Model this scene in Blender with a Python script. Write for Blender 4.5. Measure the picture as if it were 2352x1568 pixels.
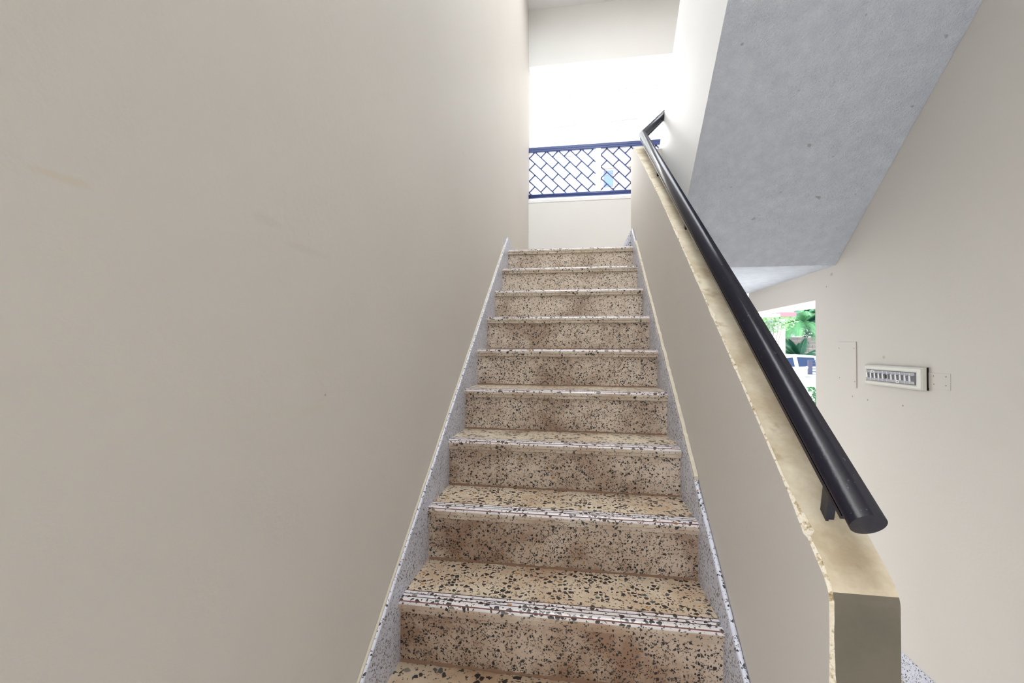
import bpy, bmesh, math, random
from mathutils import Vector, Matrix
random.seed(7)
for o in list(bpy.data.objects): bpy.data.objects.remove(o, do_unlink=True)
scene = bpy.context.scene
col = scene.collection

# ------------------------------------------------------------------ camera
F_PX, TH, PH, ROLL, EYE = 994.057, 0.153307, 0.015364, 0.004064, 1.6881
def cam_axes():
    r = Vector((math.cos(TH), math.sin(TH), 0)); f0 = Vector((-math.sin(TH), math.cos(TH), 0)); z = Vector((0, 0, 1))
    f = f0*math.cos(PH) + z*math.sin(PH); u = -f0*math.sin(PH) + z*math.cos(PH)
    c, s = math.cos(ROLL), math.sin(ROLL)
    return c*r + s*u, c*u - s*r, f
RR, UU, FF = cam_axes()
def at(u, v, d):
    """world point seen at photo pixel (u, v) at depth d metres"""
    return Vector((0, 0, EYE)) + (RR*((u-1176)/F_PX) - UU*((v-784)/F_PX) + FF)*d
cam_data = bpy.data.cameras.new('camera'); cam = bpy.data.objects.new('camera', cam_data); col.objects.link(cam)
cam_data.sensor_width = 36; cam_data.lens = F_PX/2352*36; cam_data.clip_start = 0.02; cam_data.clip_end = 400
m = Matrix.Identity(4)
for i in range(3): m[i][0], m[i][1], m[i][2] = RR[i], UU[i], -FF[i]
m[2][3] = EYE
cam.matrix_world = m
scene.camera = cam

# ------------------------------------------------------------------ sky and exposure
world = bpy.data.worlds.new('overcast_sky'); scene.world = world; world.use_nodes = True
bgn = world.node_tree.nodes['Background']
bgn.inputs['Color'].default_value = (0.93, 0.965, 1.0, 1); bgn.inputs['Strength'].default_value = 3.2
vs = scene.view_settings
vs.view_transform = 'Standard'; vs.look = 'None'; vs.gamma = 1; vs.use_curve_mapping = False; vs.exposure = 1.43
sun_data = bpy.data.lights.new('hazy_sun', 'SUN'); sun = bpy.data.objects.new('hazy_sun', sun_data); col.objects.link(sun)
sun_data.energy = 1.0; sun_data.angle = math.radians(30); sun_data.color = (1.0, .97, .92)
sun.rotation_euler = Vector((-.55, 1.0, .62)).to_track_quat('Z', 'Y').to_euler(); sun.location = (-8, 12, 10)

# ------------------------------------------------------------------ materials
def srgb(r, g, b):
    f = lambda c: ((c/255)/12.92 if c/255 <= .04045 else ((c/255+.055)/1.055)**2.4)
    return (f(r), f(g), f(b), 1)
class NT:
    def __init__(s, name):
        s.m = bpy.data.materials.new(name); s.m.use_nodes = True; s.t = s.m.node_tree; s.n = s.t.nodes
        s.b = s.n['Principled BSDF']
    def new(s, typ, **kw):
        x = s.n.new(typ)
        for k, v in kw.items(): setattr(x, k, v)
        return x
    def link(s, a, b): s.t.links.new(a, b)
    def val(s, sock, v):
        if hasattr(v, 'links') or isinstance(v, bpy.types.NodeSocket): s.link(v, sock)
        else: sock.default_value = v
    def coords(s, vary=False):
        tc = s.new('ShaderNodeTexCoord').outputs['Object']
        if not vary: return tc
        oi = s.new('ShaderNodeObjectInfo'); a = s.new('ShaderNodeVectorMath', operation='SCALE'); a.inputs[0].default_value = (7.3, 3.1, 5.7)
        s.link(oi.outputs['Random'], a.inputs['Scale'])
        b = s.new('ShaderNodeVectorMath', operation='ADD'); s.link(tc, b.inputs[0]); s.link(a.outputs[0], b.inputs[1])
        return b.outputs[0]
    def noise(s, co, scale, detail=4, rough=.55):
        x = s.new('ShaderNodeTexNoise'); s.link(co, x.inputs['Vector']); x.inputs['Scale'].default_value = scale
        x.inputs['Detail'].default_value = detail; x.inputs['Roughness'].default_value = rough
        return x.outputs['Fac']
    def ramp(s, fac, stops, interp='LINEAR'):
        x = s.new('ShaderNodeValToRGB'); s.link(fac, x.inputs['Fac']); x.color_ramp.interpolation = interp
        e = x.color_ramp.elements
        while len(e) < len(stops): e.new(0.5)
        for el, (p, c) in zip(e, stops): el.position = p; el.color = c if len(c) == 4 else (*c, 1)
        return x.outputs['Color']
    def mix(s, fac, a, b):
        x = s.new('ShaderNodeMix', data_type='RGBA'); s.val(x.inputs[0], fac); s.val(x.inputs[6], a); s.val(x.inputs[7], b)
        return x.outputs[2]
    def math(s, op, a, b=0.0):
        x = s.new('ShaderNodeMath', operation=op); s.val(x.inputs[0], a); s.val(x.inputs[1], b); return x.outputs[0]
    def bump(s, h, strength, dist):
        x = s.new('ShaderNodeBump'); s.link(h, x.inputs['Height']); x.inputs['Strength'].default_value = strength; x.inputs['Distance'].default_value = dist
        s.link(x.outputs[0], s.b.inputs['Normal'])
    def done(s, color, rough=.6, spec=.3, metal=0.0):
        s.val(s.b.inputs['Base Color'], color); s.val(s.b.inputs['Roughness'], rough)
        s.b.inputs['Specular IOR Level'].default_value = spec; s.b.inputs['Metallic'].default_value = metal
        return s.m
W = lambda v: (v, v, v, 1)
def plain(name, c, rough=.6, spec=.3, var=.06, scale=6.0, metal=0.0):
    t = NT(name); co = t.coords()
    c2 = tuple(x*(1-var*2) for x in c[:3]) + (1,)
    return t.done(t.mix(t.noise(co, scale), c2, c), rough, spec, metal)
def paint_wall(name, base, dark, stain=None, bump=.12, marks=()):
    t = NT(name); co = t.coords()
    big = t.noise(co, .9, 3); c = t.mix(t.ramp(big, [(.3, W(0)), (.7, W(1))]), dark, base)
    if stain:
        mp = t.new('ShaderNodeMapping'); t.link(co, mp.inputs['Vector']); mp.inputs['Scale'].default_value = (1, 2.2, 9)
        st = t.noise(mp.outputs[0], 1.3, 5, .6)
        c = t.mix(t.math('MULTIPLY', t.ramp(st, [(.64, W(0)), (.78, W(1))]), .3), c, stain)
    for centre, size, colr, amt in marks:                     # scuffs and specks at their own places on the walls
        mp = t.new('ShaderNodeMapping'); t.link(co, mp.inputs['Vector']); mp.inputs['Scale'].default_value = [1/q for q in size]
        mp.inputs['Location'].default_value = [-a_/q for a_, q in zip(centre, size)]
        ln = t.new('ShaderNodeVectorMath', operation='LENGTH'); t.link(mp.outputs[0], ln.inputs[0])
        edge = t.math('ADD', ln.outputs['Value'], t.math('MULTIPLY', t.math('SUBTRACT', t.noise(co, 1.2/max(size[1:]), 4), .5), 1.2))
        c = t.mix(t.math('MULTIPLY', t.ramp(edge, [(.35, W(1)), (.95, W(0))]), amt), c, colr)
    t.bump(t.noise(co, 60, 6), bump, .004)
    return t.done(c, .55, .25)
def terrazzo(name, base_a, base_b, s1, d1, s2, d2, grime=0.0, grime_col=None, rough=.32, spec=.45, vary=True, gscale=5.0):
    t = NT(name); co = t.coords(vary)
    wob = t.new('ShaderNodeTexNoise'); t.link(co, wob.inputs['Vector']); wob.inputs['Scale'].default_value = 90; wob.inputs['Detail'].default_value = 1
    wm = t.new('ShaderNodeVectorMath', operation='SCALE'); t.link(wob.outputs['Color'], wm.inputs[0]); wm.inputs['Scale'].default_value = .006
    ad = t.new('ShaderNodeVectorMath', operation='ADD'); t.link(co, ad.inputs[0]); t.link(wm.outputs[0], ad.inputs[1]); cw = ad.outputs[0]
    def layer(scale, dens, edge):
        v1 = t.new('ShaderNodeTexVoronoi', feature='F1'); v2 = t.new('ShaderNodeTexVoronoi', feature='DISTANCE_TO_EDGE')
        for v in (v1, v2): t.link(cw, v.inputs['Vector']); v.inputs['Scale'].default_value = scale
        sep = t.new('ShaderNodeSeparateColor'); t.link(v1.outputs['Color'], sep.inputs[0])
        clump = t.noise(co, 9, 2)
        dd = t.math('ADD', dens - .22, t.math('MULTIPLY', clump, .44))
        pick = t.math('LESS_THAN', sep.outputs['Red'], dd)
        thr = t.math('ADD', edge, t.math('MULTIPLY', sep.outputs['Blue'], .16))
        big = t.math('GREATER_THAN', v2.outputs['Distance'], thr)
        colr = t.ramp(sep.outputs['Green'], [(0, srgb(20, 23, 27)), (.6, srgb(34, 38, 40)), (.84, srgb(72, 77, 74)), (.93, srgb(120, 114, 102)), (.975, srgb(168, 124, 66))], 'CONSTANT')
        return t.math('MULTIPLY', pick, big), colr
    n = t.noise(co, 22, 5, .6); base = t.mix(t.ramp(n, [(.35, W(0)), (.68, W(1))]), base_a, base_b)
    if grime:
        g = t.noise(co, gscale, 6, .65); oc = t.new('ShaderNodeObjectInfo').outputs['Color']; obj_dirt_shade = t.new('ShaderNodeSeparateColor'); t.link(oc, obj_dirt_shade.inputs[0])
        amt = t.math('MULTIPLY', t.math('ADD', t.ramp(g, [(.38, W(0)), (.66, W(1))]), t.math('SUBTRACT', obj_dirt_shade.outputs['Red'], .55)), grime)  # object colour offset adds a painted light gradient to the grime
        amt = t.math('MINIMUM', t.math('MAXIMUM', amt, 0.0), 1.0)
        base = t.mix(amt, base, grime_col)
    m2, c2 = layer(s2, d2, .05); m1, c1 = layer(s1, d1, .06)
    c = t.mix(t.math('MULTIPLY', m2, .85), base, c2); c = t.mix(t.math('MULTIPLY', m1, .95), c, c1)
    t.bump(t.noise(co, 120, 4), .06, .002)
    return t.done(c, rough, spec)

M = {}
M['wall'] = paint_wall('beige_wall_paint', srgb(211, 206, 199), srgb(206, 201, 194), srgb(202, 192, 176), marks=[((-.545, .375, 1.868), (.05, .04, .007), srgb(206, 188, 160), .3), ((-.545, .69, 1.912), (.05, .06, .012), srgb(200, 194, 186), .4), ((-.545, .80, 1.885), (.05, .09, .010), srgb(200, 194, 186), .4), ((-.545, .87, 1.585), (.05, .004, .004), srgb(150, 138, 122), .7), ((1.654, 3.15, 2.185), (.05, .022, .014), srgb(140, 130, 118), .5)] + [((1.654, y, z), (.05, .008, .007), srgb(120, 110, 98), .75) for y, z in ((3.212, 2.113), (2.938, 1.402), (2.797, 1.397), (2.521, 1.400))] + [((1.654, 2.66, 1.647), (.05, .016, .012), srgb(170, 160, 148), .6)])
M['white_wall'] = paint_wall('white_wall_paint', srgb(238, 239, 240), srgb(233, 234, 235))
M['landing_wall'] = paint_wall('cream_wall_paint', srgb(224, 224, 222), srgb(219, 218, 215))
t = NT('rough_white_plaster'); co = t.coords()
n1 = t.noise(co, 95, 4, .65); n2 = t.noise(co, 16, 5, .6)
pit = t.ramp(t.noise(co, 13, 2), [(.24, W(1)), (.27, W(0))])
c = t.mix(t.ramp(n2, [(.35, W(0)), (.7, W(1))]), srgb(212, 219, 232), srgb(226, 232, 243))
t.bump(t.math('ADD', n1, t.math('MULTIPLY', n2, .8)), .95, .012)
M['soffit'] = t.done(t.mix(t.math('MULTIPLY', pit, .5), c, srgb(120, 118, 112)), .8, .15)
t = NT('worn_cement_coping'); co = t.coords()
a = t.noise(co, 7, 6, .65); b = t.noise(co, 40, 4)
c = t.mix(t.ramp(a, [(.38, W(0)), (.6, W(1))]), srgb(178, 162, 136), srgb(208, 198, 176))
c = t.mix(t.math('MULTIPLY', t.ramp(t.noise(co, 18, 3), [(.6, W(0)), (.72, W(1))]), .55), c, srgb(140, 120, 90))
t.bump(b, .2, .004); M['coping'] = t.done(c, .6, .3)
t = NT('olive_grey_plaster'); co = t.coords()
c = t.mix(t.ramp(t.noise(co, 6, 6, .6), [(.3, W(0)), (.7, W(1))]), srgb(88, 86, 75), srgb(112, 104, 92))
t.bump(t.noise(co, 45, 4), .15, .004); M['newel'] = t.done(c, .6, .3)
t = NT('chipped_plaster'); co = t.coords()
c = t.ramp(t.noise(co, 55, 5, .7), [(.30, srgb(104, 80, 52)), (.40, srgb(176, 158, 126)), (.5, srgb(222, 214, 198)), (.7, srgb(206, 192, 166))])
t.bump(t.noise(co, 90, 4), .5, .006); M['chip'] = t.done(c, .8, .2)
M['riser'] = terrazzo('terrazzo_riser', srgb(206, 190, 173), srgb(222, 209, 195), 128, .30, 230, .32, .9, srgb(146, 117, 97), .45, .35)
M['tread'] = terrazzo('terrazzo_tread', srgb(198, 185, 162), srgb(212, 200, 180), 62, .40, 150, .24, .6, srgb(160, 128, 100), .38, .4)
M['nosing'] = terrazzo('terrazzo_worn_nosing', srgb(206, 203, 207), srgb(220, 217, 219), 62, .38, 150, .2, .25, srgb(196, 172, 150), .2, .55)
M['skirt'] = terrazzo('terrazzo_grey_skirting', srgb(200, 202, 215), srgb(212, 214, 226), 135, .2, 240, .2, 0, None, .35, .4)
M['fascia'] = terrazzo('terrazzo_nosing_front', srgb(196, 182, 166), srgb(214, 204, 190), 90, .12, 190, .2, .7, srgb(160, 132, 110), .45, .35)
M['grime'] = plain('brown_grime', srgb(146, 116, 96), .8, .15, .12, 30)
M['groove'] = plain('reddish_groove', srgb(120, 82, 74), .8, .2, .1, 30)
t = NT('glossy_black_paint'); co = t.coords()
t.bump(t.noise(co, 70, 5, .7), .12, .003)
M['black'] = t.done(t.mix(t.math('MULTIPLY', t.ramp(t.noise(co, 120, 2), [(.7, W(0)), (.73, W(1))]), .3), srgb(12, 13, 34), srgb(110, 110, 124)), .2, .6)
M['navy'] = plain('flare_tinted_black_railing_paint', srgb(58, 76, 134), .35, .5, .08, 20)  # black railing; bluish glare from the opening is painted into its colour
M['fence'] = plain('dark_navy_fence_paint', srgb(18, 24, 58), .4, .4)
M['white'] = plain('white_enamel', srgb(242, 241, 238), .4, .4, .02)
M['cream'] = plain('cream_plaster_bead', srgb(216, 207, 190), .7, .2, .14, 40)
M['plastic'] = plain('aged_white_plastic', srgb(218, 217, 208), .4, .4, .06, 40)
M['rocker'] = plain('white_switch_plastic', srgb(232, 232, 232), .35, .45, .03)
M['rocker_shade'] = plain('painted_shade_rocker_side', srgb(126, 126, 134), .45, .4, .05)  # shade on the camera-side rocker faces, painted as a darker grey
M['module'] = plain('grey_switch_module', srgb(158, 158, 168), .4, .4, .05)
M['dark'] = plain('dark_gap', srgb(30, 26, 22), .8, .2)
M['screwhead'] = plain('painted_screw_head', srgb(128, 120, 108), .6, .3)
M['floor'] = terrazzo('terrazzo_floor', srgb(206, 204, 204), srgb(220, 216, 212), 80, .36, 160, .25, .2, srgb(180, 160, 140), .35, .4, False)

# ------------------------------------------------------------------ mesh helpers
class MB:
    """collects geometry for ONE mesh object, with material slots"""
    def __init__(s): s.v = []; s.f = []; s.mi = []; s.mats = []; s.sm = []
    def mat(s, name):
        if name not in s.mats: s.mats.append(name)
        return s.mats.index(name)
    def add(s, verts, faces, mat, smooth=False):
        k = len(s.v); i = s.mat(mat); s.v += [tuple(v) for v in verts]
        for f in faces: s.f.append([k+q for q in f]); s.mi.append(i); s.sm.append(smooth)
    def box(s, x0, x1, y0, y1, z0, z1, mat):
        s.add([(x, y, z) for z in (z0, z1) for y in (y0, y1) for x in (x0, x1)],
              [(0, 2, 3, 1), (4, 5, 7, 6), (0, 1, 5, 4), (2, 6, 7, 3), (0, 4, 6, 2), (1, 3, 7, 5)], mat)
    def hexa(s, p, mat): s.add(p, [(0, 3, 2, 1), (4, 5, 6, 7), (0, 1, 5, 4), (1, 2, 6, 5), (2, 3, 7, 6), (3, 0, 4, 7)], mat)
    def prism_x(s, poly, x0, x1, mat, mats=None, smooth=False):
        """poly: (y, z) outline, extruded from x0 to x1; mats: material per outline edge"""
        n = len(poly); k = len(s.v)
        s.v += [(x0, y, z) for y, z in poly] + [(x1, y, z) for y, z in poly]
        for i in range(n):
            j = (i+1) % n
            s.f.append([k+i, k+j, k+n+j, k+n+i]); s.mi.append(s.mat(mats[i] if mats else mat)); s.sm.append(smooth)
        s.f.append([k+i for i in range(n)][::-1]); s.mi.append(s.mat(mat)); s.sm.append(False)
        s.f.append([k+n+i for i in range(n)]); s.mi.append(s.mat(mat)); s.sm.append(False)
    def tube(s, pts, r, mat, n=20, caps=True, up=Vector((0, 0, 1)), prof=None):
        """mitred tube along a polyline"""
        pts = [Vector(p) for p in pts]; rings = []; k = len(s.v)
        prof = prof or [(math.cos(2*math.pi*i/n)*r, math.sin(2*math.pi*i/n)*r) for i in range(n)]; n = len(prof)
        for i, p in enumerate(pts):
            d0 = (pts[i]-pts[i-1]).normalized() if i else (pts[1]-pts[0]).normalized()
            d1 = (pts[i+1]-pts[i]).normalized() if i < len(pts)-1 else d0
            side = d0.cross(up).normalized(); u2 = side.cross(d0).normalized(); nm = (d0+d1).normalized()
            for a, b in prof:
                q = p + side*a + u2*b; q = q - d0*((q-p).dot(nm)/d0.dot(nm)); s.v.append(tuple(q))
        for i in range(len(pts)-1):
            for j in range(n):
                jj = (j+1) % n; s.f.append([k+i*n+j, k+i*n+jj, k+(i+1)*n+jj, k+(i+1)*n+j]); s.mi.append(s.mat(mat)); s.sm.append(n > 8)
        if caps:
            s.f.append([k+j for j in range(n)][::-1]); s.f.append([k+(len(pts)-1)*n+j for j in range(n)])
            s.mi += [s.mat(mat)]*2; s.sm += [False]*2
    def build(s, name, parent=None, bevel=0.0, seg=2, origin=None, weld=False):
        me = bpy.data.meshes.new(name); me.from_pydata(s.v, [], s.f)
        for mm in s.mats: me.materials.append(M[mm])
        me.polygons.foreach_set('material_index', s.mi); me.polygons.foreach_set('use_smooth', s.sm)
        bm = bmesh.new(); bm.from_mesh(me)
        if weld: bmesh.ops.remove_doubles(bm, verts=bm.verts, dist=1e-5)
        bmesh.ops.recalc_face_normals(bm, faces=bm.faces); bm.to_mesh(me); bm.free()
        o = bpy.data.objects.new(name, me); col.objects.link(o)
        if origin is not None:
            me.transform(Matrix.Translation(-Vector(origin))); o.location = origin
        if parent is not None:
            o.parent = parent
            if parent.type == 'EMPTY' or True:
                o.location = o.location - world_loc(parent)
        if bevel:
            b = o.modifiers.new('bevel', 'BEVEL'); b.width = bevel; b.segments = seg; b.limit_method = 'ANGLE'
        return o
def world_loc(o):
    v = Vector(o.location)
    while o.parent: o = o.parent; v = v + Vector(o.location)
    return v
def tag(o, label, cat, group=None, kind=None):
    if label: o['label'] = label
    if cat: o['category'] = cat
    if group: o['group'] = group
    if kind: o['kind'] = kind
    return o
def thing(name, loc, label, cat, group=None):
    o = bpy.data.objects.new(name, None); col.objects.link(o); o.location = loc; o.empty_display_size = .1
    return tag(o, label, cat, group)
def struct(o, label, cat='wall'): return tag(o, label, cat, kind='structure')

# ------------------------------------------------------------------ main dimensions (metres)
XL, XI, XO = -.545, .400, .500          # left wall, parapet inner and outer face
XU0, XU1, XR = .610, .710, 1.654        # upper parapet, right wall
T, H, Y5 = .24641, .187, 1.23558        # going, rise, fifth nosing
YN = lambda k: Y5 + (k-5)*T             # nosing of step k
ZL = 13*H                               # landing level 2.431
K = H/T
nz = lambda y: 13*H + (y-YN(13))*K      # nosing line of the lower flight
YF = 4.65                               # inner face of the far wall
CEIL = 5.38
TOP = 6.1                               # wall tops and added part roof, out of frame, set for skylight
ZS = 2.238                              # underside of the landing
YBACK = -1.6

# ------------------------------------------------------------------ the setting
b = MB(); b.box(XL-.2, XL, -.45, YF+.12, -.1, TOP, 'wall'); b.box(XL-.2, XL, YBACK, -.45, 3.4, TOP, 'wall'); struct(b.build('wall_left'), 'tall plain beige painted wall beside the stairs')  # unseen opening behind the camera, added to let light in
# right wall with the doorway under the landing
b = MB(); OY0, OY1, OZ = 3.352, 4.47, 2.035
b.box(XR, XR+.12, YBACK, OY0, -.1, TOP, 'wall')
b.box(XR, XR+.12, OY0, OY1, OZ, TOP, 'wall'); b.box(XR, XR+.12, OY1, 4.565, OZ, TOP, 'wall')
struct(b.build('wall_right'), 'beige painted wall with switchboard and open doorway')
b = MB(); b.box(XL, XR+.12, YBACK-.1, 4.8, -.12, 0, 'floor'); struct(b.build('floor'), 'grey speckled terrazzo ground floor beside the stairs', 'floor')
# baseboard along the right wall
b = MB(); b.prism_x([(YBACK, 0), (OY0, 0), (OY0, .13), (YBACK, .13)], XR-.012, XR, 'skirt'); struct(b.build('baseboard_right', bevel=.002), 'grey speckled terrazzo baseboard along the right wall', 'baseboard')
# landing
b = MB(); b.box(XL, XU0, YN(13)+.03, YF+.12, ZS, ZL-.035, 'soffit'); b.box(XU0, XR, 3.102, YF+.12, ZS, ZL-.035, 'soffit')
struct(b.build('floor_landing'), 'landing slab at the top of the stairs, white underneath', 'landing')
b = MB(); b.box(XL, XR, YN(13)+.16, YF, ZL-.035, ZL, 'tread'); struct(b.build('floor_landing_paving'), 'terrazzo paving of the upper landing', 'landing')
# far half wall, band, beam, ceiling
b = MB(); b.box(XL, XR, YF, YF+.12, ZL-.035, 3.262, 'landing_wall'); b.box(XL, XR, YF-.004, YF+.124, 3.262, 3.296, 'white_wall')
struct(b.build('wall_far', bevel=.003), 'cream half wall behind the landing below the lattice railing')
b = MB(); b.box(XL, XR, YF, YF+.09, 4.757, CEIL, 'landing_wall')
struct(b.build('trim_1'), 'cream beam across the top of the bright opening', 'beam')
b = MB(); b.box(XL, XR, 3.9, YF+.3, CEIL, TOP, 'white_wall'); struct(b.build('ceiling'), 'white ceiling slab above the landing', 'ceiling')
b = MB(); b.box(.8, XR, YBACK, 3.9, TOP-.12, TOP, 'white_wall'); struct(b.build('ceiling_roof_blocker'), 'unseen white slab added over the upper flight to narrow the skylight', 'ceiling')  # added out of view so the left wall sees less sky
b = MB(); b.box(XU0, XR, YBACK, .72, 4.1, 4.26, 'white_wall'); b.box(XL, XU0, YBACK, .15, 4.1, 4.26, 'white_wall'); struct(b.build('ceiling_upper_floor'), 'white underside of the floor above the foot of the stairs', 'ceiling')
b = MB(); b.box(XL-.2, XR+.12, YBACK-.15, YBACK, -.1, TOP, 'wall'); struct(b.build('wall_back_blocker'), 'unseen beige wall added behind the camera to shut out back light')  # added behind the camera to close off light from the back
b = MB(); b.box(XO, 1.59, YF, YF+.12, 0, ZS, 'wall'); struct(b.build('wall_far_lower_blocker'), 'unseen beige wall added under the landing to block the sun')  # hidden wall, added to stop sun reaching the lower right wall
b = MB(); b.box(XL-.2, XR+.12, YF+.31, 7.0, 6.2, 6.35, 'white_wall'); struct(b.build('ceiling_overhang_blocker'), 'unseen white slab added outside to cut sky light at the far opening', 'ceiling')  # off-frame slab added to hide the sky from the left wall
b = MB(); b.box(1.0, XR, YF, YF+.12, 3.30, 4.757, 'landing_wall'); struct(b.build('wall_far_side_blocker'), 'unseen cream wall added to cut light from the right of the opening')  # hidden panel added to dim the left wall's glow by the opening

# parapet between the flights: outline in (y, z)
PY0, PY1, PT = .771, 3.46, .722
def parapet(name):
    top = lambda y: nz(y) + PT + (.022*math.sin((y-.77)/2.5*math.pi) - .03*max(0, (y-2.3)/1.0))
    rnd = random.Random(3); NV = 90
    zc = top(PY0)-.022; slope = math.atan(K)
    path = [(PY0, zc*i/NV) for i in range(NV+1)]
    for i in range(1, 6):                                    # rounded shoulder
        tt = i/6; p0, p1, p2 = (PY0, zc), (PY0, top(PY0)), (PY0+.03, top(PY0+.03))
        path.append(tuple((1-tt)**2*p0[q] + 2*tt*(1-tt)*p1[q] + tt*tt*p2[q] for q in (0, 1)))
    path += [(y, top(y)) for y in [PY0+.03 + i*(3.285-PY0-.03)/260 for i in range(261)]]
    n = len(path); e1, e2, outer = [], [], []; jit = .4; slow = .5; chipl = 0.0
    for i, (y, z) in enumerate(path):
        a_, c_ = path[max(i-1, 0)], path[min(i+1, n-1)]; l = math.hypot(c_[0]-a_[0], c_[1]-a_[1]); nrm = (-(c_[1]-a_[1])/l, (c_[0]-a_[0])/l)
        jit = jit*.3 + rnd.random()*.7; slow = slow*.93 + rnd.random()*.07
        chipl = max(0, chipl-.22) if rnd.random() > .045 else rnd.uniform(.5, 1.3)
        deep = .0022 + .0008*jit + .012*max(0, slow-.5) + .0042*chipl
        deep *= 1.5 if i < NV+20 else (.8 if y > 2.2 else 1.0)
        e1.append((XI, y - nrm[0]*deep, z - nrm[1]*deep)); e2.append((XI+deep*1.3, y, z)); outer.append((XO, y, z))
    b = MB(); b.v += e1 + e2 + outer; yend, zend = path[-1]
    def face(f, mt): b.f.append(f); b.mi.append(b.mat(mt)); b.sm.append(False)
    for i in range(n-1):
        face([i, i+1, n+i+1, n+i], 'chip'); face([n+i, n+i+1, 2*n+i+1, 2*n+i], 'newel' if i < NV+2 else 'coping')
    mI = next(i for i in range(NV, n) if e1[i][1] > PY0+.05)
    k = len(b.v); q = n-mI
    b.v += [(XI, e1[i][1], 0) for i in range(mI, n)] + [(XO, path[i][0], 0) for i in range(mI, n)]
    for j in range(q-1):
        face([mI+j, mI+j+1, k+j+1, k+j], 'wall'); face([2*n+mI+j, 2*n+mI+j+1, k+q+j+1, k+q+j], 'wall')
    face(list(range(0, mI+1)) + [k], 'wall'); face([2*n+i for i in range(0, mI+1)] + [k+q], 'wall')
    b.box(XI, XO, yend, PY1, 0, zend, 'wall'); b.box(XO, XU0-.001, PY1-.12, PY1, ZS, zend, 'wall')
    return b.build(name)
struct(parapet('wall_parapet'), 'low beige parapet wall with chipped edge under the black handrail')

# ------------------------------------------------------------------ lower staircase
st = thing('staircase', (0, YN(1), 0), 'speckled terrazzo staircase climbing between the beige wall and the parapet', 'staircase')
SX0, SX1 = XL+.014, XI-.014
def tread_profile(depth):
    """outline (y, z) with the nosing front at y=0 and the top at z=0"""
    r = .014; pts = [(depth, 0)]; mats = []
    for gy in (.058, .042, .026):
        pts += [(gy+.0018, 0), (gy+.0018, -.002), (gy-.0018, -.002), (gy-.0018, 0)]
    for i in range(7):
        a = math.pi/2*i/6; pts.append((r - math.sin(a)*r, -r + math.cos(a)*r))
    pts += [(0, -.022), (.004, -.025), (.004, -.036), (.012, -.040), (depth, -.040)]
    n = len(pts)
    mats = []
    for i in range(n):
        (ya, za), (yb, zb) = pts[i], pts[(i+1) % n]
        if ya > .07 and yb > .05 and za == 0 and zb == 0: mats.append('tread')
        elif za < -.001 and zb < -.001 and za > -.003: mats.append('groove')
        elif za > -.003 and zb > -.003 and min(za, zb) < -.001 and .02 < min(ya, yb) and max(ya, yb) < .065: mats.append('groove')
        elif max(ya, yb) > .1: mats.append('tread')
        elif za <= -.009 and zb <= -.009: mats.append('fascia')
        else: mats.append('nosing')
    return pts, mats
pts, mats = tread_profile(T+.025)
b = MB(); b.prism_x(pts, SX0, SX1, 'tread', mats); tread0 = b.build('tread')
RH = H-.040
b = MB(); b.box(SX0, SX1, .016, .036, -H, -.040, 'riser'); riser0 = b.build('riser')
# mortar fillet where a riser meets the tread below
rnd = random.Random(5); b = MB(); N = 60; vs_ = []
for i in range(N+1):
    x = SX0+.004 + (SX1-SX0-.008)*i/N; w = .004 + rnd.random()*.005
    vs_ += [(x, .0165-w, -H+.0006), (x, .0162-w*.3, -H+w*.35), (x, .0158, -H+w*.9)]
b.add(vs_, [f for i in range(N) for f in ((3*i, 3*i+3, 3*i+4, 3*i+1), (3*i+1, 3*i+4, 3*i+5, 3*i+2))], 'grime'); fil0 = b.build('mortar_fillet')
for o in (tread0, riser0, fil0): o.parent = st
for k in range(1, 14):
    for src in (tread0, riser0, fil0):
        if k == 1: o = src
        else: o = src.copy(); col.objects.link(o)
        o.parent = st; o.location = Vector((0, YN(k), k*H)) - Vector(st.location); dirt_shade = max(.0, .98-.11*max(0, k-4)); o.color = (dirt_shade, dirt_shade, dirt_shade, 1)   # lower steps browner: soiling plus painted falloff of light down the flight
# skirtings
def skirt(name, x0, x1, up, y_end, tail):
    poly = [(YN(1)-.02, 0), (YN(1)-.02, nz(YN(1)-.02)+up), (y_end, nz(y_end)+up)] + tail
    yl = tail[-1][0]
    poly += [(yl, ZL), (YN(13)+.2, ZL-.05), (YN(13)+.1, ZL-.4), (YN(2), 0)]
    b = MB(); b.prism_x(poly, x0, x1, 'skirt'); return b.build(name, st, bevel=.006, seg=3)
skirt('stair_skirting', XL+.001, SX0+.001, .084, 3.225, [(3.43, ZL+.078), (YF-.001, ZL+.078)])
skirt('stair_skirting', SX1-.001, XI-.001, .076, 3.31, [(3.36, ZL+.15), (PY1, ZL+.15)])
# plaster bead along the skirtings
b = MB(); rnd = random.Random(9)
def bead(x0, x1, ya, yb, up, wid):
    b = MB(); N = 90; v = []
    for i in range(N+1):
        y = ya + (yb-ya)*i/N; w = wid*(.7+.6*rnd.random()); z = nz(y)+up
        v += [(x0, y, z), (x1, y, z), (x1, y, z+w), (x0, y, z+w*.9)]
    b.add(v, [(4*i+a, 4*i+(a+1) % 4, 4*i+4+(a+1) % 4, 4*i+4+a) for i in range(N) for a in range(4)] + [(0, 1, 2, 3), (4*N, 4*N+3, 4*N+2, 4*N+1)], 'cream')
    return b.build('plaster_bead', st)
bead(XL+.001, XL+.008, .4, 3.1, .0835, .006)
bead(XI-.014, XI-.001, 1.545, 3.1, .0755, .016)
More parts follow.
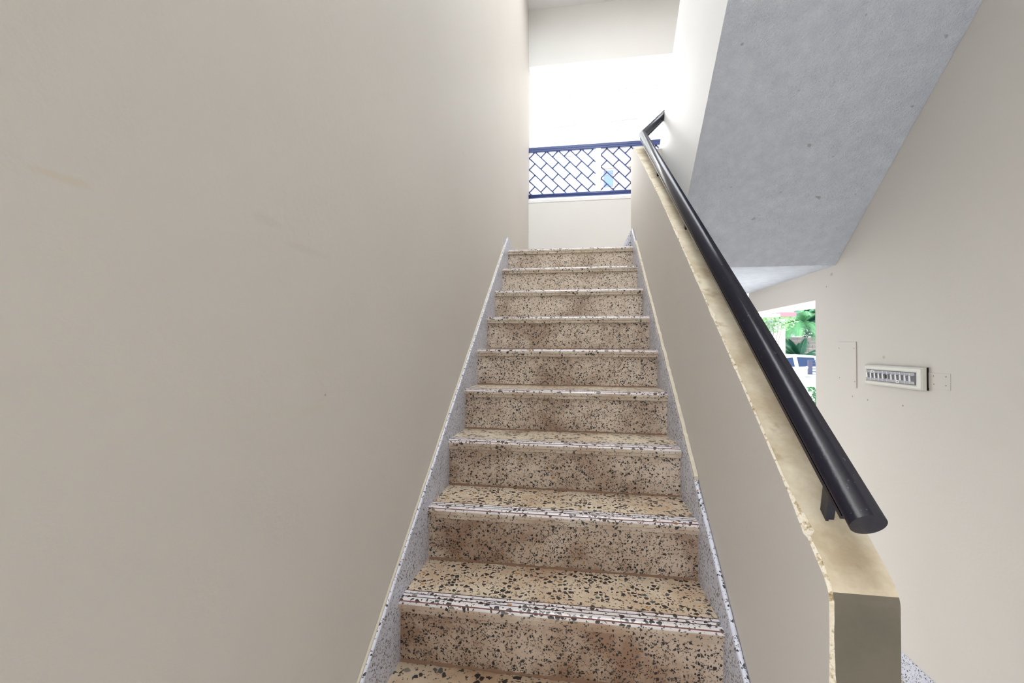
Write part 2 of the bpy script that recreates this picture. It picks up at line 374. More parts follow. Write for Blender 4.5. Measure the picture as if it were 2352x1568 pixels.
# mortar wedge closing the right skirting on the landing
b = MB(); b.hexa([(XI-.06, 3.34, ZL), (XI-.013, 3.34, ZL), (XI-.013, PY1, ZL), (XI-.06, PY1, ZL), (XI-.058, 3.36, ZL+.06), (XI-.013, 3.34, ZL+.148), (XI-.013, PY1, ZL+.148), (XI-.058, PY1, ZL+.06)], 'skirt')
b.build('skirting_end_wedge', st)

# ------------------------------------------------------------------ upper flight: soffit, steps, parapet
uf = thing('stair_flight', (XU0, 3.1, ZS), 'upper stair flight seen from below with rough white plaster underside', 'staircase')
left = [(3.101, ZS), (2.585, 2.546), (1.882, 3.147), (.75, 4.125)]
right = [(3.101, ZS), (2.461, 2.788), (2.045, 3.136), (.75, 4.215)]
b = MB(); NS = 24
def poly_at(pl, s):
    n = len(pl)-1; i = min(int(s*n), n-1); f = s*n-i; return [pl[i][q]+(pl[i+1][q]-pl[i][q])*f for q in (0, 1)]
v = []
for i in range(4):
    (ya, za), (yb, zb) = left[i], right[i]; v += [(XU0, ya, za), (XR-.001, yb, zb), (XR-.001, yb, zb+.16), (XU0, ya, za+.16)]
for fs, mt in (([(4*i, 4*i+1, 4*i+5, 4*i+4) for i in range(3)] + [(12, 15, 14, 13)], 'soffit'),
               ([(4*i+a, 4*i+(a+1) % 4, 4*i+4+(a+1) % 4, 4*i+4+a) for i in range(3) for a in (1, 2, 3)] + [(0, 1, 2, 3)], 'white_wall')):
    b.add(v, fs, mt)
b.build('soffit_slab', uf, weld=True)
for k in range(11):
    y1_, z1_ = 3.21-k*.222, ZL + (k+1)*H
    b = MB(); b.box(XU1+.001, XR-.002, y1_-.24, y1_, z1_-H-.02, z1_, 'tread'); b.build('step', uf, bevel=.006)
USL = .85; ut = lambda y: 3.245 + (3.43-y)*USL
b = MB()
b.prism_x([(3.46, ZS+.1), (3.101, ZS+.16), (2.585, 2.706), (1.882, 3.307), (.75, 4.285), (.75, ut(.75)), (3.43, ut(3.43)), (3.46, ut(3.43))], XU0, XU1, 'white_wall')
b.build('parapet', uf)

# ------------------------------------------------------------------ handrail
hr = thing('handrail', (.45, .865, nz(.865)+PT), 'glossy black tubular handrail on steel brackets along the parapet', 'handrail')
P0 = Vector((.45, .762, 1.413)); P1 = Vector((.45, 3.185, 3.222)); P2 = Vector((.66, 3.30, 3.452)); P3 = Vector((.66, 1.6, 3.452+1.7*USL))
b = MB(); b.tube([P0, P1, P2, P3], .026, 'black', 28); b.build('rail', hr, bevel=0)
d = (P1-P0).normalized(); nrm = Vector((1, 0, 0)).cross(d).normalized()
off = -nrm*.029
b = MB(); b.tube([P0+off+d*.03, P1+off, P2+off, P3+off], 0, 'black', prof=[(-.017, -.004), (.017, -.004), (.017, .004), (-.017, .004)]); b.build('under_strip', hr)
for y in (.868, 1.915, 2.572):
    zt = nz(y)+PT-.004; zr = P0.z+(y-P0.y)*(P1.z-P0.z)/(P1.y-P0.y)-.03
    b = MB(); x = .450; w = .006
    b.hexa([(x-w, y, zt), (x+w, y, zt), (x+w, y+.006, zt+.004), (x-w, y+.006, zt+.004), (x-w+.004, y-.012, zr-.004), (x+w+.006, y-.012, zr-.004), (x+w+.006, y-.004, zr+.004), (x-w+.004, y-.004, zr+.004)], 'black')
    b.hexa([(x-w-.003, y-.002, zt-.004), (x-w+.002, y-.002, zt-.004), (x-w+.002, y+.016, zt+.008), (x-w-.003, y+.016, zt+.008), (x-w+.001, y-.014, zr), (x-w+.006, y-.014, zr), (x-w+.006, y+.006, zr+.01), (x-w+.001, y+.006, zr+.01)], 'black')
    b.build('bracket', hr)

# ------------------------------------------------------------------ lattice railing on the far half wall
YR = YF+.045
lr = thing('lattice_railing', (XL, YR, 3.296), 'black lattice railing, bluish from painted-in flare, with a white post on the far half wall', 'railing')
zb0, zb1, zt0, zt1 = 3.318, 3.372, 3.826, 3.885
RX1 = .995
b = MB(); b.box(XL+.001, RX1, YR-.012, YR+.012, zt0+.026, zt1, 'navy'); b.box(XL+.001, RX1, YR-.024, YR+.010, zt0, zt0+.024, 'navy'); b.build('top_rail', lr, bevel=.006)
b = MB(); b.tube([(XL+.001, YR-.01, (zb0+zb1)/2), (RX1, YR-.01, (zb0+zb1)/2)], .023, 'navy', 16); b.build('bottom_rail', lr)
b = MB(); b.box(.173, .229, YR-.03, YR+.03, zb1-.012, zt0, 'white'); b.build('post', lr, bevel=.004)
b = MB(); b.tube([(.188, YF-.012, 3.330), (.188, YF-.012, 3.286)], .004, 'dark', 8); b.build('bolt', lr)
p = .1263
def bar(x0, z0, x1, z1, name):
    b = MB(); dx, dz = x1-x0, z1-z0; l = math.hypot(dx, dz); nx, nzz = -dz/l*.006, dx/l*.006
    b.hexa([(x0-nx, YR-.006, z0-nzz), (x1-nx, YR-.006, z1-nzz), (x1-nx, YR+.006, z1-nzz), (x0-nx, YR+.006, z0-nzz),
            (x0+nx, YR-.006, z0+nzz), (x1+nx, YR-.006, z1+nzz), (x1+nx, YR+.006, z1+nzz), (x0+nx, YR+.006, z0+nzz)], 'navy'); b.build(name, lr)
def clip(x0, z0, x1, z1, X0, X1):
    t0, t1 = 0.0, 1.0
    for a, dlt, lo, hi in ((x0, x1-x0, X0, X1), (z0, z1-z0, zb1-.006, zt0+.002)):
        if abs(dlt) < 1e-9: continue
        ta, tb = sorted(((lo-a)/dlt, (hi-a)/dlt)); t0, t1 = max(t0, ta), min(t1, tb)
    if t1-t0 < .02: return None
    return x0+(x1-x0)*t0, z0+(z1-z0)*t0, x0+(x1-x0)*t1, z0+(z1-z0)*t1
for X0, X1, u0, xs in ((XL+.004, .173, (XL+.004)+3.770, XL+.004), (.229, .99, .229+3.760, .229)):
    for n in range(-6, 9):
        u = u0+n*p
        c = clip(u-4.0, 4.0, u-3.0, 3.0, X0, X1)
        if c: bar(*c, 'lattice_bar')
        for j in range(7):
            x = xs+j*p; c = clip(x, u-x, x+p/2, u-x+p/2, X0, X1)
            if c and math.hypot(c[2]-c[0], c[3]-c[1]) > .012: bar(*c, 'lattice_link')

# ------------------------------------------------------------------ switchboard and covers on the right wall
sb = thing('switchboard', (XR, 2.57, 1.49), 'white surface switchboard with a row of eleven rocker switches on the beige wall', 'switchboard')
y0, y1, z0, z1 = 2.356, 2.786, 1.490, 1.604; iy0, iy1, iz0, iz1 = 2.402, 2.766, 1.514, 1.575
b = MB(); b.box(XR-.006, XR, y0-.004, y1-.004, z0+.003, z1-.001, 'dark'); b.build('back_box', sb)
b = MB(); xo, xi = XR-.024, XR-.006
def ring(x, a0, a1, c0, c1): return [(x, a0, c0), (x, a1, c0), (x, a1, c1), (x, a0, c1)]
v = ring(xi, y0, y1, z0, z1) + ring(xo+.004, y0+.002, y1-.002, z0+.002, z1-.002) + ring(xo, y0+.012, y1-.008, z0+.010, z1-.010) + ring(xo, iy0-.012, iy1+.006, iz0-.006, iz1+.006) + ring(xo+.004, iy0, iy1, iz0, iz1) + ring(xi, iy0, iy1, iz0, iz1)
b.add(v, [(4*i+a, 4*i+(a+1) % 4, 4*i+4+(a+1) % 4, 4*i+4+a) for i in range(5) for a in range(4)], 'plastic'); b.build('frame', sb)
pit_ = (iy1-iy0-.010)/11
for k in range(11):          # from the far end towards the stairs' foot
    ya = iy1-.002-k*pit_-pit_; yb = ya+pit_-.0015
    b = MB(); b.box(XR-.022, XR-.006, ya, yb, iz0+.002, iz1-.002, 'module'); mo = b.build('switch_module', sb, bevel=.001)
    zc0, zc1 = iz0+.016, iz1-.014
    b = MB(); xa, xb = XR-.022, XR-.033
    b.hexa([(xa, ya+.001, zc0), (xa, yb-.001, zc0), (xa, yb-.001, zc1), (xa, ya+.001, zc1), (xb, ya+.008, zc0+.002), (xb+.004, yb-.002, zc0+.001), (xb+.004, yb-.001, zc1-.001), (xb, ya+.012, zc1-.003)], 'rocker'); b.mi[5] = b.mat('rocker_shade'); r = b.build('rocker', mo)
    b = MB(); b.box(XR-.0235, XR-.022, yb-.001, yb+.0012, iz0+.003, iz1-.003, 'rocker'); b.build('module_edge', mo)
    if k in (1, 7):
        zz = (iz1-.009) if k == 1 else (iz0+.009); yc = (ya+yb)/2
        b = MB(); b.box(XR-.0245, XR-.022, yc-.010, yc+.010, zz-.007, zz+.007, 'rocker'); il = b.build('indicator', mo)
        b = MB(); b.tube([(XR-.0242, yc, zz), (XR-.0255, yc, zz)], .0028, 'dark', 12, up=Vector((0, 1, 0))); b.build('indicator_hole', mo)
    if k == 5:
        b = MB(); xm = XR-.0342
        b.hexa([(xm, ya+.014, zc0+.004), (xm, ya+.019, zc0+.004), (xm, ya+.019, zc0+.005), (xm, ya+.014, zc0+.006), (xm+.001, ya+.014, zc0+.004), (xm+.001, ya+.019, zc0+.004), (xm+.001, ya+.019, zc0+.005), (xm+.001, ya+.014, zc0+.006)], 'dark')
        b.hexa([(xm, ya+.020, zc0+.004), (xm, ya+.0245, zc0+.004), (xm, ya+.0225, zc1-.005), (xm, ya+.018, zc1-.005), (xm+.004, ya+.020, zc0+.004), (xm+.004, ya+.0245, zc0+.004), (xm+.004, ya+.0225, zc1-.005), (xm+.004, ya+.018, zc1-.005)], 'dark'); b.build('marker_stroke', mo)
def cover(name, label, cat, ya, yb, za, zb, dots, th):
    o = thing(name, (XR, (ya+yb)/2, za), label, cat)
    b = MB(); b.box(XR-th, XR, ya, yb, za, zb, 'wall'); b.build('plate', o, bevel=.001)
    for yy, zz in dots:
        b = MB(); b.tube([(XR-th+.001, yy, zz), (XR-th-.0012, yy, zz)], .0027, 'screwhead', 10, up=Vector((0, 1, 0))); b.build('screw', o)
cover('junction_cover', 'tall thin cover plate painted beige like the wall beside the doorway', 'cover plate', 2.893, 3.081, 1.455, 1.735, [(2.91, 1.695), (3.065, 1.697), (2.905, 1.495), (3.06, 1.508)], .005)
cover('blank_plate', 'small painted-over blank plate beside the switchboard', 'cover plate', 2.228, 2.352, 1.505, 1.580, [(2.322, 1.565), (2.252, 1.565), (2.32, 1.527), (2.252, 1.525)], .0014)

# ------------------------------------------------------------------ outdoors
M['ground'] = plain('pale_paving', srgb(214, 212, 208), .8, .2, .06, 3)
M['facade'] = plain('white_facade', srgb(150, 152, 158), .7, .2, .015, .4)
M['facade_far'] = plain('pale_grey_facade', srgb(140, 140, 138), .7, .2, .015, .4)
M['facade2'] = plain('beige_facade', srgb(132, 124, 117), .7, .2, .02, .4)
M['glass'] = plain('pale_window_glass', srgb(122, 134, 138), .15, .5, .03, 1)
M['glass_dark'] = plain('blue_window_glass', srgb(58, 82, 130), .2, .5, .03, 1)
M['sill'] = plain('grey_sill', srgb(206, 206, 206), .6, .3, .03)
M['carpaint'] = plain('silver_white_car_paint', srgb(122, 132, 144), .25, .5, .01)
M['carglass'] = plain('tinted_car_glass', srgb(14, 34, 62), .2, .12, .05, 2)
M['tyre'] = plain('tyre_rubber', srgb(30, 30, 32), .8, .2)
M['hub'] = plain('alloy_hub', srgb(170, 172, 176), .3, .5, .03, 5, .6)
M['lampred'] = plain('red_lamp', srgb(170, 40, 36), .3, .5)
M['pink'] = plain('faded_red_band', srgb(168, 92, 100), .7, .2)
M['block'] = plain('concrete_block', srgb(96, 92, 90), .9, .1, .16, 2.5)
M['leaf'] = plain('fresh_green_leaf', srgb(62, 118, 74), .5, .3, .25, 8)
M['leaf_dark'] = plain('deep_green_leaf', srgb(22, 72, 52), .5, .3, .25, 8)
M['leaf_pale'] = plain('pale_green_leaf', srgb(122, 164, 112), .6, .3, .15, 8)
M['trunk'] = plain('palm_trunk', srgb(120, 104, 88), .9, .1, .15, 9)
M['roof'] = plain('grey_roof', srgb(120, 116, 116), .8, .2, .08)

b = MB(); b.box(-70, 70, 4.8, 110, -.16, -.02, 'ground'); b.box(1.774, 70, -40, 4.8, -.16, -.02, 'ground'); b.box(-70, XL-.2, -40, 4.8, -.16, -.02, 'ground'); b.box(XL-.2, 1.774, -40, YBACK-.16, -.16, -.02, 'ground')
struct(b.build('floor_yard'), 'pale paved yard outside the building', 'ground')

# --- tall white apartment block across the yard, seen through the far opening
HD = Vector((.9957, -.0920, 0)); FN = Vector((-.0920, -.9957, 0))      # along the facade (to the right) and out of it
def facade_building(name, label, origin, w0, w1, depth, h, wallmat):
    o = thing(name, (origin.x, origin.y, 0), label, 'building')
    b = MB(); P = lambda a, c, z: origin + HD*a - FN*c + Vector((0, 0, z))
    b.hexa([P(w0, 0, 0), P(w1, 0, 0), P(w1, depth, 0), P(w0, depth, 0), P(w0, 0, h), P(w1, 0, h), P(w1, depth, h), P(w0, depth, h)], wallmat); b.build('wall', o)
    b = MB(); b.hexa([P(w0-.2, -.25, h), P(w1+.2, -.25, h), P(w1+.2, depth, h), P(w0-.2, depth, h), P(w0-.2, -.25, h+.35), P(w1+.2, -.25, h+.35), P(w1+.2, depth, h+.35), P(w0-.2, depth, h+.35)], wallmat); b.build('roof_edge', o)
    return o, P
def on_facade(u, v, origin):
    d = at(u, v, 1) - Vector((0, 0, EYE)); t_ = ((origin - Vector((0, 0, EYE))).dot(FN))/d.dot(FN); p_ = Vector((0, 0, EYE)) + d*t_
    return (p_-origin).dot(HD), p_.z
O1 = Vector((2.0, 40.0, 0)); tb, P = facade_building('apartment_building', 'tall white apartment block across the yard seen above the lattice railing', O1, -16, 24, 12, 33, 'facade_far')
proto = {}
def window(o, P, a0, a1, z0, z1, n, glass):
    fr = MB(); g = .07; hx = lambda b, x0, x1, c0, c1, zz0, zz1, m_: b.hexa([P(x0, c0, zz0), P(x1, c0, zz0), P(x1, c1, zz0), P(x0, c1, zz0), P(x0, c0, zz1), P(x1, c0, zz1), P(x1, c1, zz1), P(x0, c1, zz1)], m_)
    hx(fr, a0, a1, -.06, 0, z0, z0+g, 'white'); hx(fr, a0, a1, -.06, 0, z1-g, z1, 'white'); hx(fr, a0, a0+g, -.06, 0, z0+g, z1-g, 'white'); hx(fr, a1-g, a1, -.06, 0, z0+g, z1-g, 'white')
    f = fr.build('window', o)
    for i in range(n):
        x0 = a0+g+(a1-a0-2*g)*i/n; x1 = a0+g+(a1-a0-2*g)*(i+1)/n; zt = z1-g-(z1-z0)*.2
        for zz0, zz1 in ((z0+g, zt-.03), (zt+.03, z1-g)):
            b = MB(); hx(b, x0+.03, x1-.03, -.03, 0, zz0, zz1, glass); b.build('pane', f)
    b = MB(); hx(b, a0-.12, a1+.12, -.4, 0, z1+.12, z1+.22, 'sill'); b.build('sunshade', f)
for (ua, ub, vt, vb) in ((1262, 1325, 228, 272), (1399, 1466, 211, 252), (1493, 1533, 200, 238)):
    xa, zt = on_facade(ua, vt, O1); xb, _ = on_facade(ub, vt-8, O1); _, zb = on_facade(ua, vb, O1)
    for k in (-2, -1, 0, 1): window(tb, P, xa, xb, zb+k*2.85, zt+k*2.85, 3 if ub-ua > 60 else 2, 'glass')
O2 = Vector((6.0, 33.0, 0)); xa, zt = on_facade(1376, 341, O2)
ab, P2_ = facade_building('apartment_annex', 'lower beige apartment block with one blue window seen through the lattice', O2, xa, xa+5, 3, zt, 'facade2')
wa, wt = on_facade(1384, 391, O2); wb, _ = on_facade(1411, 391, O2); _, wb_z = on_facade(1384, 434, O2)
window(ab, P2_, wa, wb, wb_z, wt, 1, 'glass_dark')
la, lz = on_facade(1441, 386, O2); b = MB(); b.hexa([P2_(la, -.3, lz), P2_(la+6, -.3, lz), P2_(la+6, 0, lz), P2_(la, 0, lz), P2_(la, -.3, lz+.15), P2_(la+6, -.3, lz+.15), P2_(la+6, 0, lz+.15), P2_(la, 0, lz+.15)], 'facade2'); b.build('ledge', ab)

# --- porch slab and the driveway seen through the doorway
b = MB(); z0, z1 = 2.55, 2.75
b.add([(1.776, 3.0, z0), (5.55, 8.5, z0), (4.36, 11.5, z0), (1.776, 11.5, z0), (1.776, 3.0, z1), (5.55, 8.5, z1), (4.36, 11.5, z1), (1.776, 11.5, z1)], [(0, 3, 2, 1), (4, 5, 6, 7), (0, 1, 5, 4), (1, 2, 6, 5), (2, 3, 7, 6), (3, 0, 4, 7)], 'soffit')
tag(b.build('porch_roof'), 'pale porch slab overhead outside the doorway', 'porch roof')
b = MB(); b.box(2.65, 5.5, 3.2, 11.4, 2.76, 9, 'facade2'); struct(b.build('wall_wing_blocker'), 'unseen block added above the porch to keep sky light off the left wall')  # out-of-view mass added as a sky blocker for the left wall
def quad_at(b, u0, u1, v0, v1, d, th, mat, d2=None):
    """upright slab with its face between pixel bounds at depth d, thickness th away from the camera"""
    d2 = d2 or d; A, B = at(u0, v1, d), at(u1, v1, d2); zt = at((u0+u1)/2, v0, (d+d2)/2).z; zb = at((u0+u1)/2, v1, (d+d2)/2).z
    A.z = B.z = 0; n_ = Vector((0, 0, 1)).cross(B-A).normalized()*th
    lo, hi = Vector((0, 0, zb)), Vector((0, 0, zt))
    b.hexa([A+lo, B+lo, B+n_+lo, A+n_+lo, A+hi, B+hi, B+n_+hi, A+n_+hi], mat)
be = thing('gate_beam', at(1780, 802, 15).to_tuple(), 'thin white and faded red beam above the driveway', 'beam')
b = MB(); quad_at(b, 1700, 1792, 720.5, 726.5, 15, .25, 'white'); b.build('white_band', be)
b = MB(); quad_at(b, 1792.2, 1829, 717, 726, 15, .25, 'pink'); b.build('red_band', be)
# house behind with shaded eave
ho = thing('house', (at(1780, 802, 30).x, at(1780, 802, 30).y, 0), 'white house with grey eave behind the driveway plants', 'house')
b = MB(); quad_at(b, 1660, 1850, 738, 845, 30, 5, 'facade'); b.build('wall', ho)
b = MB(); quad_at(b, 1650, 1800, 727, 738, 29, 6, 'roof'); b.build('eave', ho)
b = MB(); quad_at(b, 1805, 1817, 766, 776, 29.95, .1, 'glass_dark'); b.build('window', ho)
b = MB(); quad_at(b, 1818, 1838, 757, 763, 29.5, .4, 'sill'); b.build('sunshade', ho)
# gate pillars
pl = thing('gate_pillar', (at(1775, 802, 19).x, at(1775, 802, 19).y, 0), 'tall white gate pillar with creeper hanging over its top', 'pillar')
A, B, C = at(1722, 800, 19), at(1788, 800, 19), at(1804, 800, 19.7)
ztop = at(1775, 738, 19).z; b = MB()
for q in (A, B, C): q.z = 0
D_ = A + (C-B); up = Vector((0, 0, ztop)); b.hexa([A, B, C, D_, A+up, B+up, C+up, D_+up], 'facade'); b.build('shaft', pl)
b = MB(); e = .12; mid = (A+C)/2; ex = [mid + (q-mid)*1.08 for q in (A, B, C, D_)]; b.hexa([q+up for q in ex] + [q+up+Vector((0, 0, .12)) for q in ex], 'facade'); b.build('cap', pl)
# block wall
bw = thing('block_wall', (at(1820, 802, 24).x, at(1820, 802, 24).y, 0), 'weathered grey concrete block wall behind the palm', 'wall')
A, B = at(1796, 802, 24), at(1890, 802, 24); A.z = B.z = 0; ax = (B-A).normalized(); nn = Vector((0, 0, 1)).cross(ax); hh = at(1820, 774, 24).z; LN = (B-A).length
b = MB(); b.hexa([A+nn*.02, B+nn*.02, B+nn*.18, A+nn*.18] + [q+Vector((0, 0, hh-.02)) for q in (A+nn*.02, B+nn*.02, B+nn*.18, A+nn*.18)], 'sill'); b.build('mortar_core', bw)
rows = 11; bh = hh/rows; bl = .42; rnd = random.Random(21)
for r in range(rows):
    x = -(r % 2)*bl/2
    while x < LN:
        a0, a1 = max(x, 0)+.008, min(x+bl, LN)-.008
        if a1-a0 > .05:
            b = MB(); o_ = rnd.uniform(0, .012); q = [A+ax*a0-nn*o_, A+ax*a1-nn*o_, A+ax*a1+nn*.2, A+ax*a0+nn*.2]
            b.hexa([p_+Vector((0, 0, r*bh+.008)) for p_ in q] + [p_+Vector((0, 0, (r+1)*bh-.006)) for p_ in q], 'block'); b.build('concrete_block', bw)
        x += bl

# --- plants
def leaf_cloud(b, c, rx, ry, rz, n, size, mat, rnd):
    for _ in range(n):
        while True:
            p_ = Vector((rnd.uniform(-1, 1), rnd.uniform(-1, 1), rnd.uniform(-1, 1)))
            if .25 < p_.length < 1: break
        p_ = Vector(c) + Vector((p_.x*rx, p_.y*ry, p_.z*rz)); d1 = Vector((rnd.gauss(0, 1), rnd.gauss(0, 1), rnd.gauss(0, .7))).normalized(); d2 = d1.orthogonal().normalized()
        d2 = (d2*math.cos(1) + d1.cross(d2)*math.sin(rnd.random()*6)).normalized(); s_ = size*rnd.uniform(.6, 1.3)
        b.add([p_-d1*s_, p_+d2*s_*.4, p_+d1*s_, p_-d2*s_*.4], [(0, 1, 2, 3)], mat)
def shrub(name, label, c, rx, ry, rz, n, size, mat, seed, cat='shrub'):
    rnd = random.Random(seed); base = Vector((c[0], c[1], 0)); o = thing(name, base, label, cat)
    b = MB(); leaf_cloud(b, c, rx, ry, rz, n, size, mat, rnd); f = b.build('foliage', o); f['kind'] = 'stuff'
    b = MB()
    for i in range(5):
        b.tube([base + Vector((rnd.uniform(-.05, .05), rnd.uniform(-.05, .05), -.02)), Vector(c) + Vector((rnd.uniform(-.5, .5)*rx, rnd.uniform(-.5, .5)*ry, rnd.uniform(-.3, .3)*rz))], .010, 'trunk', 6)
    b.build('stem', o); return o
def frond(start, d, length, droop, width, mat, rnd, n=24):
    b = MB(); pts = []; p_ = Vector(start); d = Vector(d).normalized()
    for i in range(n+1):
        pts.append(p_.copy()); p_ = p_ + d*(length/n); d = (d + Vector((0, 0, -droop/n))).normalized()
    b.tube(pts, .018, mat, 5)
    for i in range(2, n+1):
        dr = (pts[i]-pts[i-1]).normalized(); sd = dr.cross(Vector((0, 0, 1)))
        sd = sd.normalized() if sd.length > 1e-3 else Vector((1, 0, 0))
        L_ = width*math.sin(math.pi*(.12+.8*i/n))
        for sg in (-1, 1):
            for q in (0, .5):
                a = pts[i-1].lerp(pts[i], q); tip = a + (sd*sg*.85 + dr*.6 + Vector((0, 0, -.35)))*L_*rnd.uniform(.8, 1.1); w = dr*.02
                b.add([a-w, a+w, tip], [(0, 1, 2)], mat)
    return b
def palm(name, label, base, h, nf, length, droop, width, mat, seed, lean=(0, 0)):
    rnd = random.Random(seed); o = thing(name, base, label, 'palm'); base = Vector(base); top = base + Vector((lean[0], lean[1], h))
    b = MB(); b.tube([base, base.lerp(top, .5), top], .09, 'trunk', 10); b.build('trunk', o)
    for i in range(nf):
        a = 2*math.pi*i/nf + rnd.uniform(-.3, .3); el = rnd.uniform(.25, 1.3)
        frond(top, (math.cos(a)*math.cos(el), math.sin(a)*math.cos(el), math.sin(el)), length*rnd.uniform(.8, 1.15), droop*rnd.uniform(.8, 1.3), width, mat, rnd).build('frond', o)
def ground_at(u, d): q = at(u, 802, d); return Vector((q.x, q.y, -.02))
palm('areca_palm', 'large drooping light green palm beside the driveway', ground_at(1842, 21.5), 3.0, 15, 2.0, 2.4, .55, 'leaf', 31)
palm('young_palm', 'small spiky dark green palm low behind the car', ground_at(1836, 20.5), 1.25, 13, 1.3, .8, .4, 'leaf_dark', 32)
palm('areca_palm', 'pale arching palm fronds in front of the white house', ground_at(1822, 26), 3.3, 9, 1.6, 2.6, .4, 'leaf_pale', 33)
# banana plant with broad leaves
o = thing('banana_plant', ground_at(1858, 22.5), 'banana plant with broad deep green leaves above the palms', 'plant'); rnd = random.Random(4)
basep = ground_at(1858, 22.5); topp = basep + Vector((0, 0, 2.7))
b = MB(); b.tube([basep, topp], .12, 'leaf_pale', 10); b.build('stalk', o)
for i in range(9):
    a = i*2.4; el = rnd.uniform(.3, 1.2); d = Vector((math.cos(a)*math.cos(el), math.sin(a)*math.cos(el), math.sin(el))); p_ = topp.copy(); L_ = []; R_ = []; n = 8
    for k in range(n+1):
        sd = d.cross(Vector((0, 0, 1))).normalized(); w = .3*math.sin(math.pi*min(1, .08+k/n*.92)); L_.append(p_+sd*w+Vector((0, 0, .08))); R_.append(p_-sd*w+Vector((0, 0, .08))); p_ = p_ + d*.22; d = (d+Vector((0, 0, -.16))).normalized()
        if k == 0: cs = []
        cs.append(p_ - d*.22)
    b = MB(); b.add(L_ + cs + R_, [f for k in range(n) for f in ((k, k+1, n+2+k, n+1+k), (n+1+k, n+2+k, 2*n+3+k, 2*n+2+k))], 'leaf_dark'); b.build('leaf', o)
shrub('leafy_tree', 'leafy green tree at the doorway edge behind the palms', (at(1884, 745, 27).x, at(1884, 745, 27).y, 3.0), 1.1, 1.1, 1.9, 1500, .13, 'leaf_dark', 41, 'tree')
shrub('creeper', 'pale green creeper trailing over the white gate pillar', tuple(at(1768, 741, 18.75)), 1.1, .2, .42, 700, .07, 'leaf_pale', 42, 'creeper')
shrub('garden_shrub', 'low green shrub in front of the low white boundary wall', tuple(at(1880, 925, 8.2)), .32, .3, .34, 500, .05, 'leaf', 43)
shrub('garden_tree', 'green tree beyond the open end under the landing', tuple(at(1700, 690, 22)), 1.3, 1.2, .9, 1500, .12, 'leaf', 44, 'tree')
shrub('yellow_shrub', 'small yellow-green plant beside the block wall', tuple(at(1808, 803, 22)), .2, .2, .35, 160, .08, 'leaf_pale', 45)

# --- low boundary wall with fence panel and lamp
lw = thing('boundary_wall', ground_at(1840, 12), 'low white boundary wall along the driveway', 'wall')
b = MB(); quad_at(b, 1700, 1960, 863, 950, 12, .18, 'facade'); b.build('wall', lw)
b = MB(); quad_at(b, 1690, 1970, 860, 864, 11.95, .28, 'facade'); b.build('coping', lw)
b = MB(); quad_at(b, 1857, 1868, 868, 950, 11.9, .12, 'white'); b.build('pier', lw)
fe = thing('fence_panel', at(1866, 861, 12.05).to_tuple(), 'dark navy metal fence panel standing on the low white wall', 'fence')
b = MB(); quad_at(b, 1857.5, 1866.5, 826.5, 861, 12.02, .05, 'fence'); b.build('post', fe)
for k in range(6):
    v_ = 828+k*6.4; b = MB(); quad_at(b, 1866, 1925, v_-.9, v_+.9, 12.03, .03, 'fence'); b.build('fence_bar', fe)
gl = thing('wall_lamp', at(1853, 861, 12.05).to_tuple(), 'small lamp with white globe beside the navy fence panel', 'lamp')
b = MB(); q = at(1853.5, 854, 12.08); zb_ = at(1853, 860.5, 12.08).z; b.tube([(q.x, q.y, zb_-.01), (q.x, q.y, at(1853, 847, 12.08).z)], .026, 'fence', 12); b.build('base', gl)
b = MB(); g0 = at(1853.5, 844, 12.08); vv = []; N1, N2 = 8, 14
for i in range(N1+1):
    for j in range(N2): a1, a2 = math.pi*i/N1, 2*math.pi*j/N2; vv.append(g0 + Vector((math.sin(a1)*math.cos(a2), math.sin(a1)*math.sin(a2), math.cos(a1)))*.04)
b.add(vv, [(i*N2+j, i*N2+(j+1) % N2, (i+1)*N2+(j+1) % N2, (i+1)*N2+j) for i in range(N1) for j in range(N2)], 'white', True); b.build('globe', gl, weld=True)

# --- car parked behind the low wall, rear to the right
cr0 = ground_at(1786, 17)
car = thing('car', cr0, 'silver white hatchback car parked behind the low boundary wall', 'car')
cx = Vector((RR.x, RR.y, 0)).normalized(); cy = Vector((0, 0, 1)).cross(cx)
CP = lambda x, y, z: cr0 + cx*x + cy*y + Vector((0, 0, z))
def car_loft(secs, mat, name, parent, smooth=True, bev=.03):
    b = MB(); n = len(secs[0]); v = [CP(*p_) for s_ in secs for p_ in s_]
    b.add(v, [(i*n+j, i*n+(j+1) % n, (i+1)*n+(j+1) % n, (i+1)*n+j) for i in range(len(secs)-1) for j in range(n)] + [tuple(range(n)), tuple(range((len(secs)-1)*n, len(secs)*n))], mat); return b.build(name, parent, bevel=bev)
def sec(x, hw, zl, zh): return [(x, -hw, zl), (x, hw, zl), (x, hw+.03, (zl+zh)/2), (x, hw-.02, zh), (x, -hw+.02, zh), (x, -hw-.03, (zl+zh)/2)]
body = car_loft([sec(-1.86, .6, .35, .7), sec(-1.75, .74, .24, .8), sec(-1.2, .8, .22, .93), sec(-.75, .81, .22, .98), sec(.5, .81, .22, 1.02), sec(1.4, .8, .22, 1.05), sec(1.78, .74, .26, 1.02), sec(1.86, .66, .35, .9)], 'carpaint', 'body', car)
def gsec(x, hw, zl, zh, hw2): return [(x, -hw, zl), (x, hw, zl), (x, hw2, zh), (x, -hw2, zh)]
car_loft([gsec(-.85, .74, .96, .99, .72), gsec(-.2, .74, .98, 1.46, .56), gsec(.3, .74, 1.0, 1.52, .56), gsec(1.0, .74, 1.02, 1.48, .55), gsec(1.45, .72, 1.03, 1.36, .53), gsec(1.74, .7, 1.03, 1.06, .6)], 'carpaint', 'cabin', car)
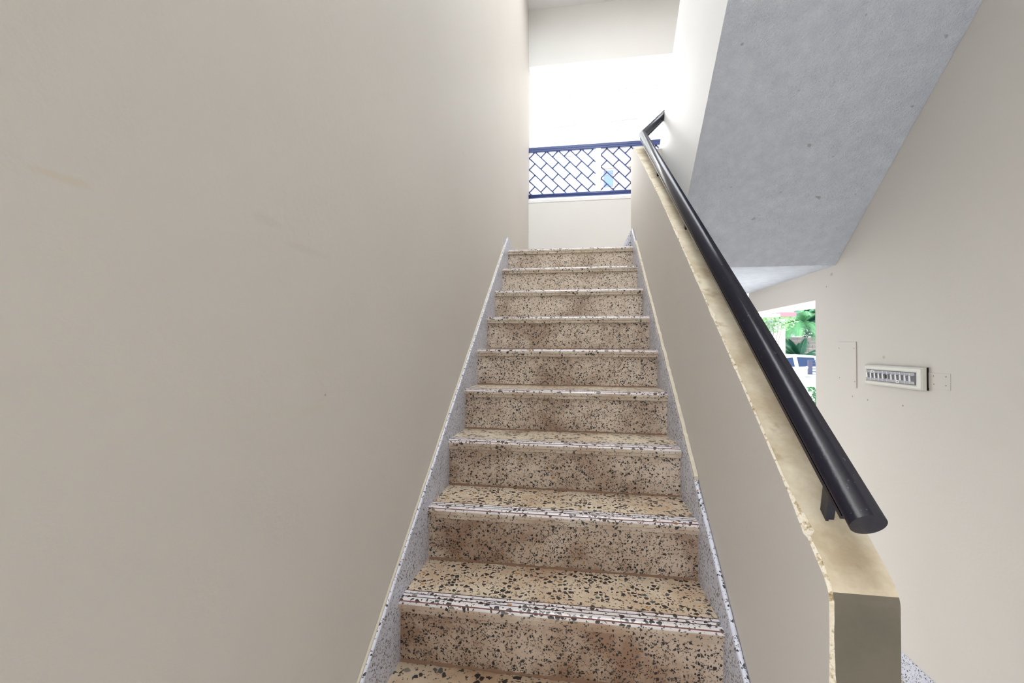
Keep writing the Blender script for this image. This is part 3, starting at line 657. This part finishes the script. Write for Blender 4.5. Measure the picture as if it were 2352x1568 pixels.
def side_glass(pts2, name):
    for sg in (-1, 1):
        b = MB(); f = lambda z: .745 - (z-1.0)*.36 + .008
        v = [CP(x, sg*f(z), z) for x, z in pts2] + [CP(x, sg*(f(z)-.03), z) for x, z in pts2]; n = len(pts2)
        b.add(v, [tuple(range(n)), tuple(range(n, 2*n))] + [(i, (i+1) % n, n+(i+1) % n, n+i) for i in range(n)], 'carglass'); b.build(name, car)
side_glass([(-.6, 1.05), (.2, 1.06), (.2, 1.4), (-.12, 1.36)], 'front_side_window')
side_glass([(.36, 1.06), (1.03, 1.08), (1.0, 1.39), (.36, 1.42)], 'rear_side_window')
side_glass([(1.09, 1.09), (1.42, 1.12), (1.25, 1.31), (1.07, 1.36)], 'quarter_window')
b = MB(); b.hexa([CP(-.86, -.66, 1.03), CP(-.86, .66, 1.03), CP(-.8, .66, 1.03), CP(-.8, -.66, 1.03), CP(-.27, -.53, 1.41), CP(-.27, .53, 1.41), CP(-.2, .53, 1.41), CP(-.2, -.53, 1.41)], 'carglass'); b.build('windscreen', car)
for x in (-1.18, 1.15):
    for sg in (-1, 1):
        b = MB(); b.tube([CP(x, sg*.62, .31), CP(x, sg*.83, .31)], .31, 'tyre', 24); w_ = b.build('wheel', car)
        b = MB(); b.tube([CP(x, sg*.82, .31), CP(x, sg*.845, .31)], .19, 'hub', 18); b.build('hub_cap', w_)
for sg in (-1, 1):
    b = MB(); x0 = 1.72; b.hexa([CP(x0, sg*.6, .8), CP(x0, sg*.77, .8), CP(x0+.1, sg*.74, .8), CP(x0+.1, sg*.6, .8), CP(x0-.02, sg*.6, 1.03), CP(x0-.02, sg*.75, 1.03), CP(x0+.06, sg*.72, 1.03), CP(x0+.06, sg*.6, 1.03)], 'lampred'); b.build('tail_lamp', car)
    b = MB(); b.box(-.05, .05, -.05, .05, -.05, .05, 'carpaint'); b.v = [tuple(CP(-.62+v_[0], sg*.88+v_[1]*1.6, 1.08+v_[2]*1.1)) for v_ in b.v]; b.build('door_mirror', car, bevel=.01)
    b = MB(); b.box(-.08, .08, -.015, .015, -.015, .015, 'hub'); b.v = [tuple(CP(.98+v_[0], sg*.835+v_[1], .88+v_[2])) for v_ in b.v]; b.build('door_handle', car)
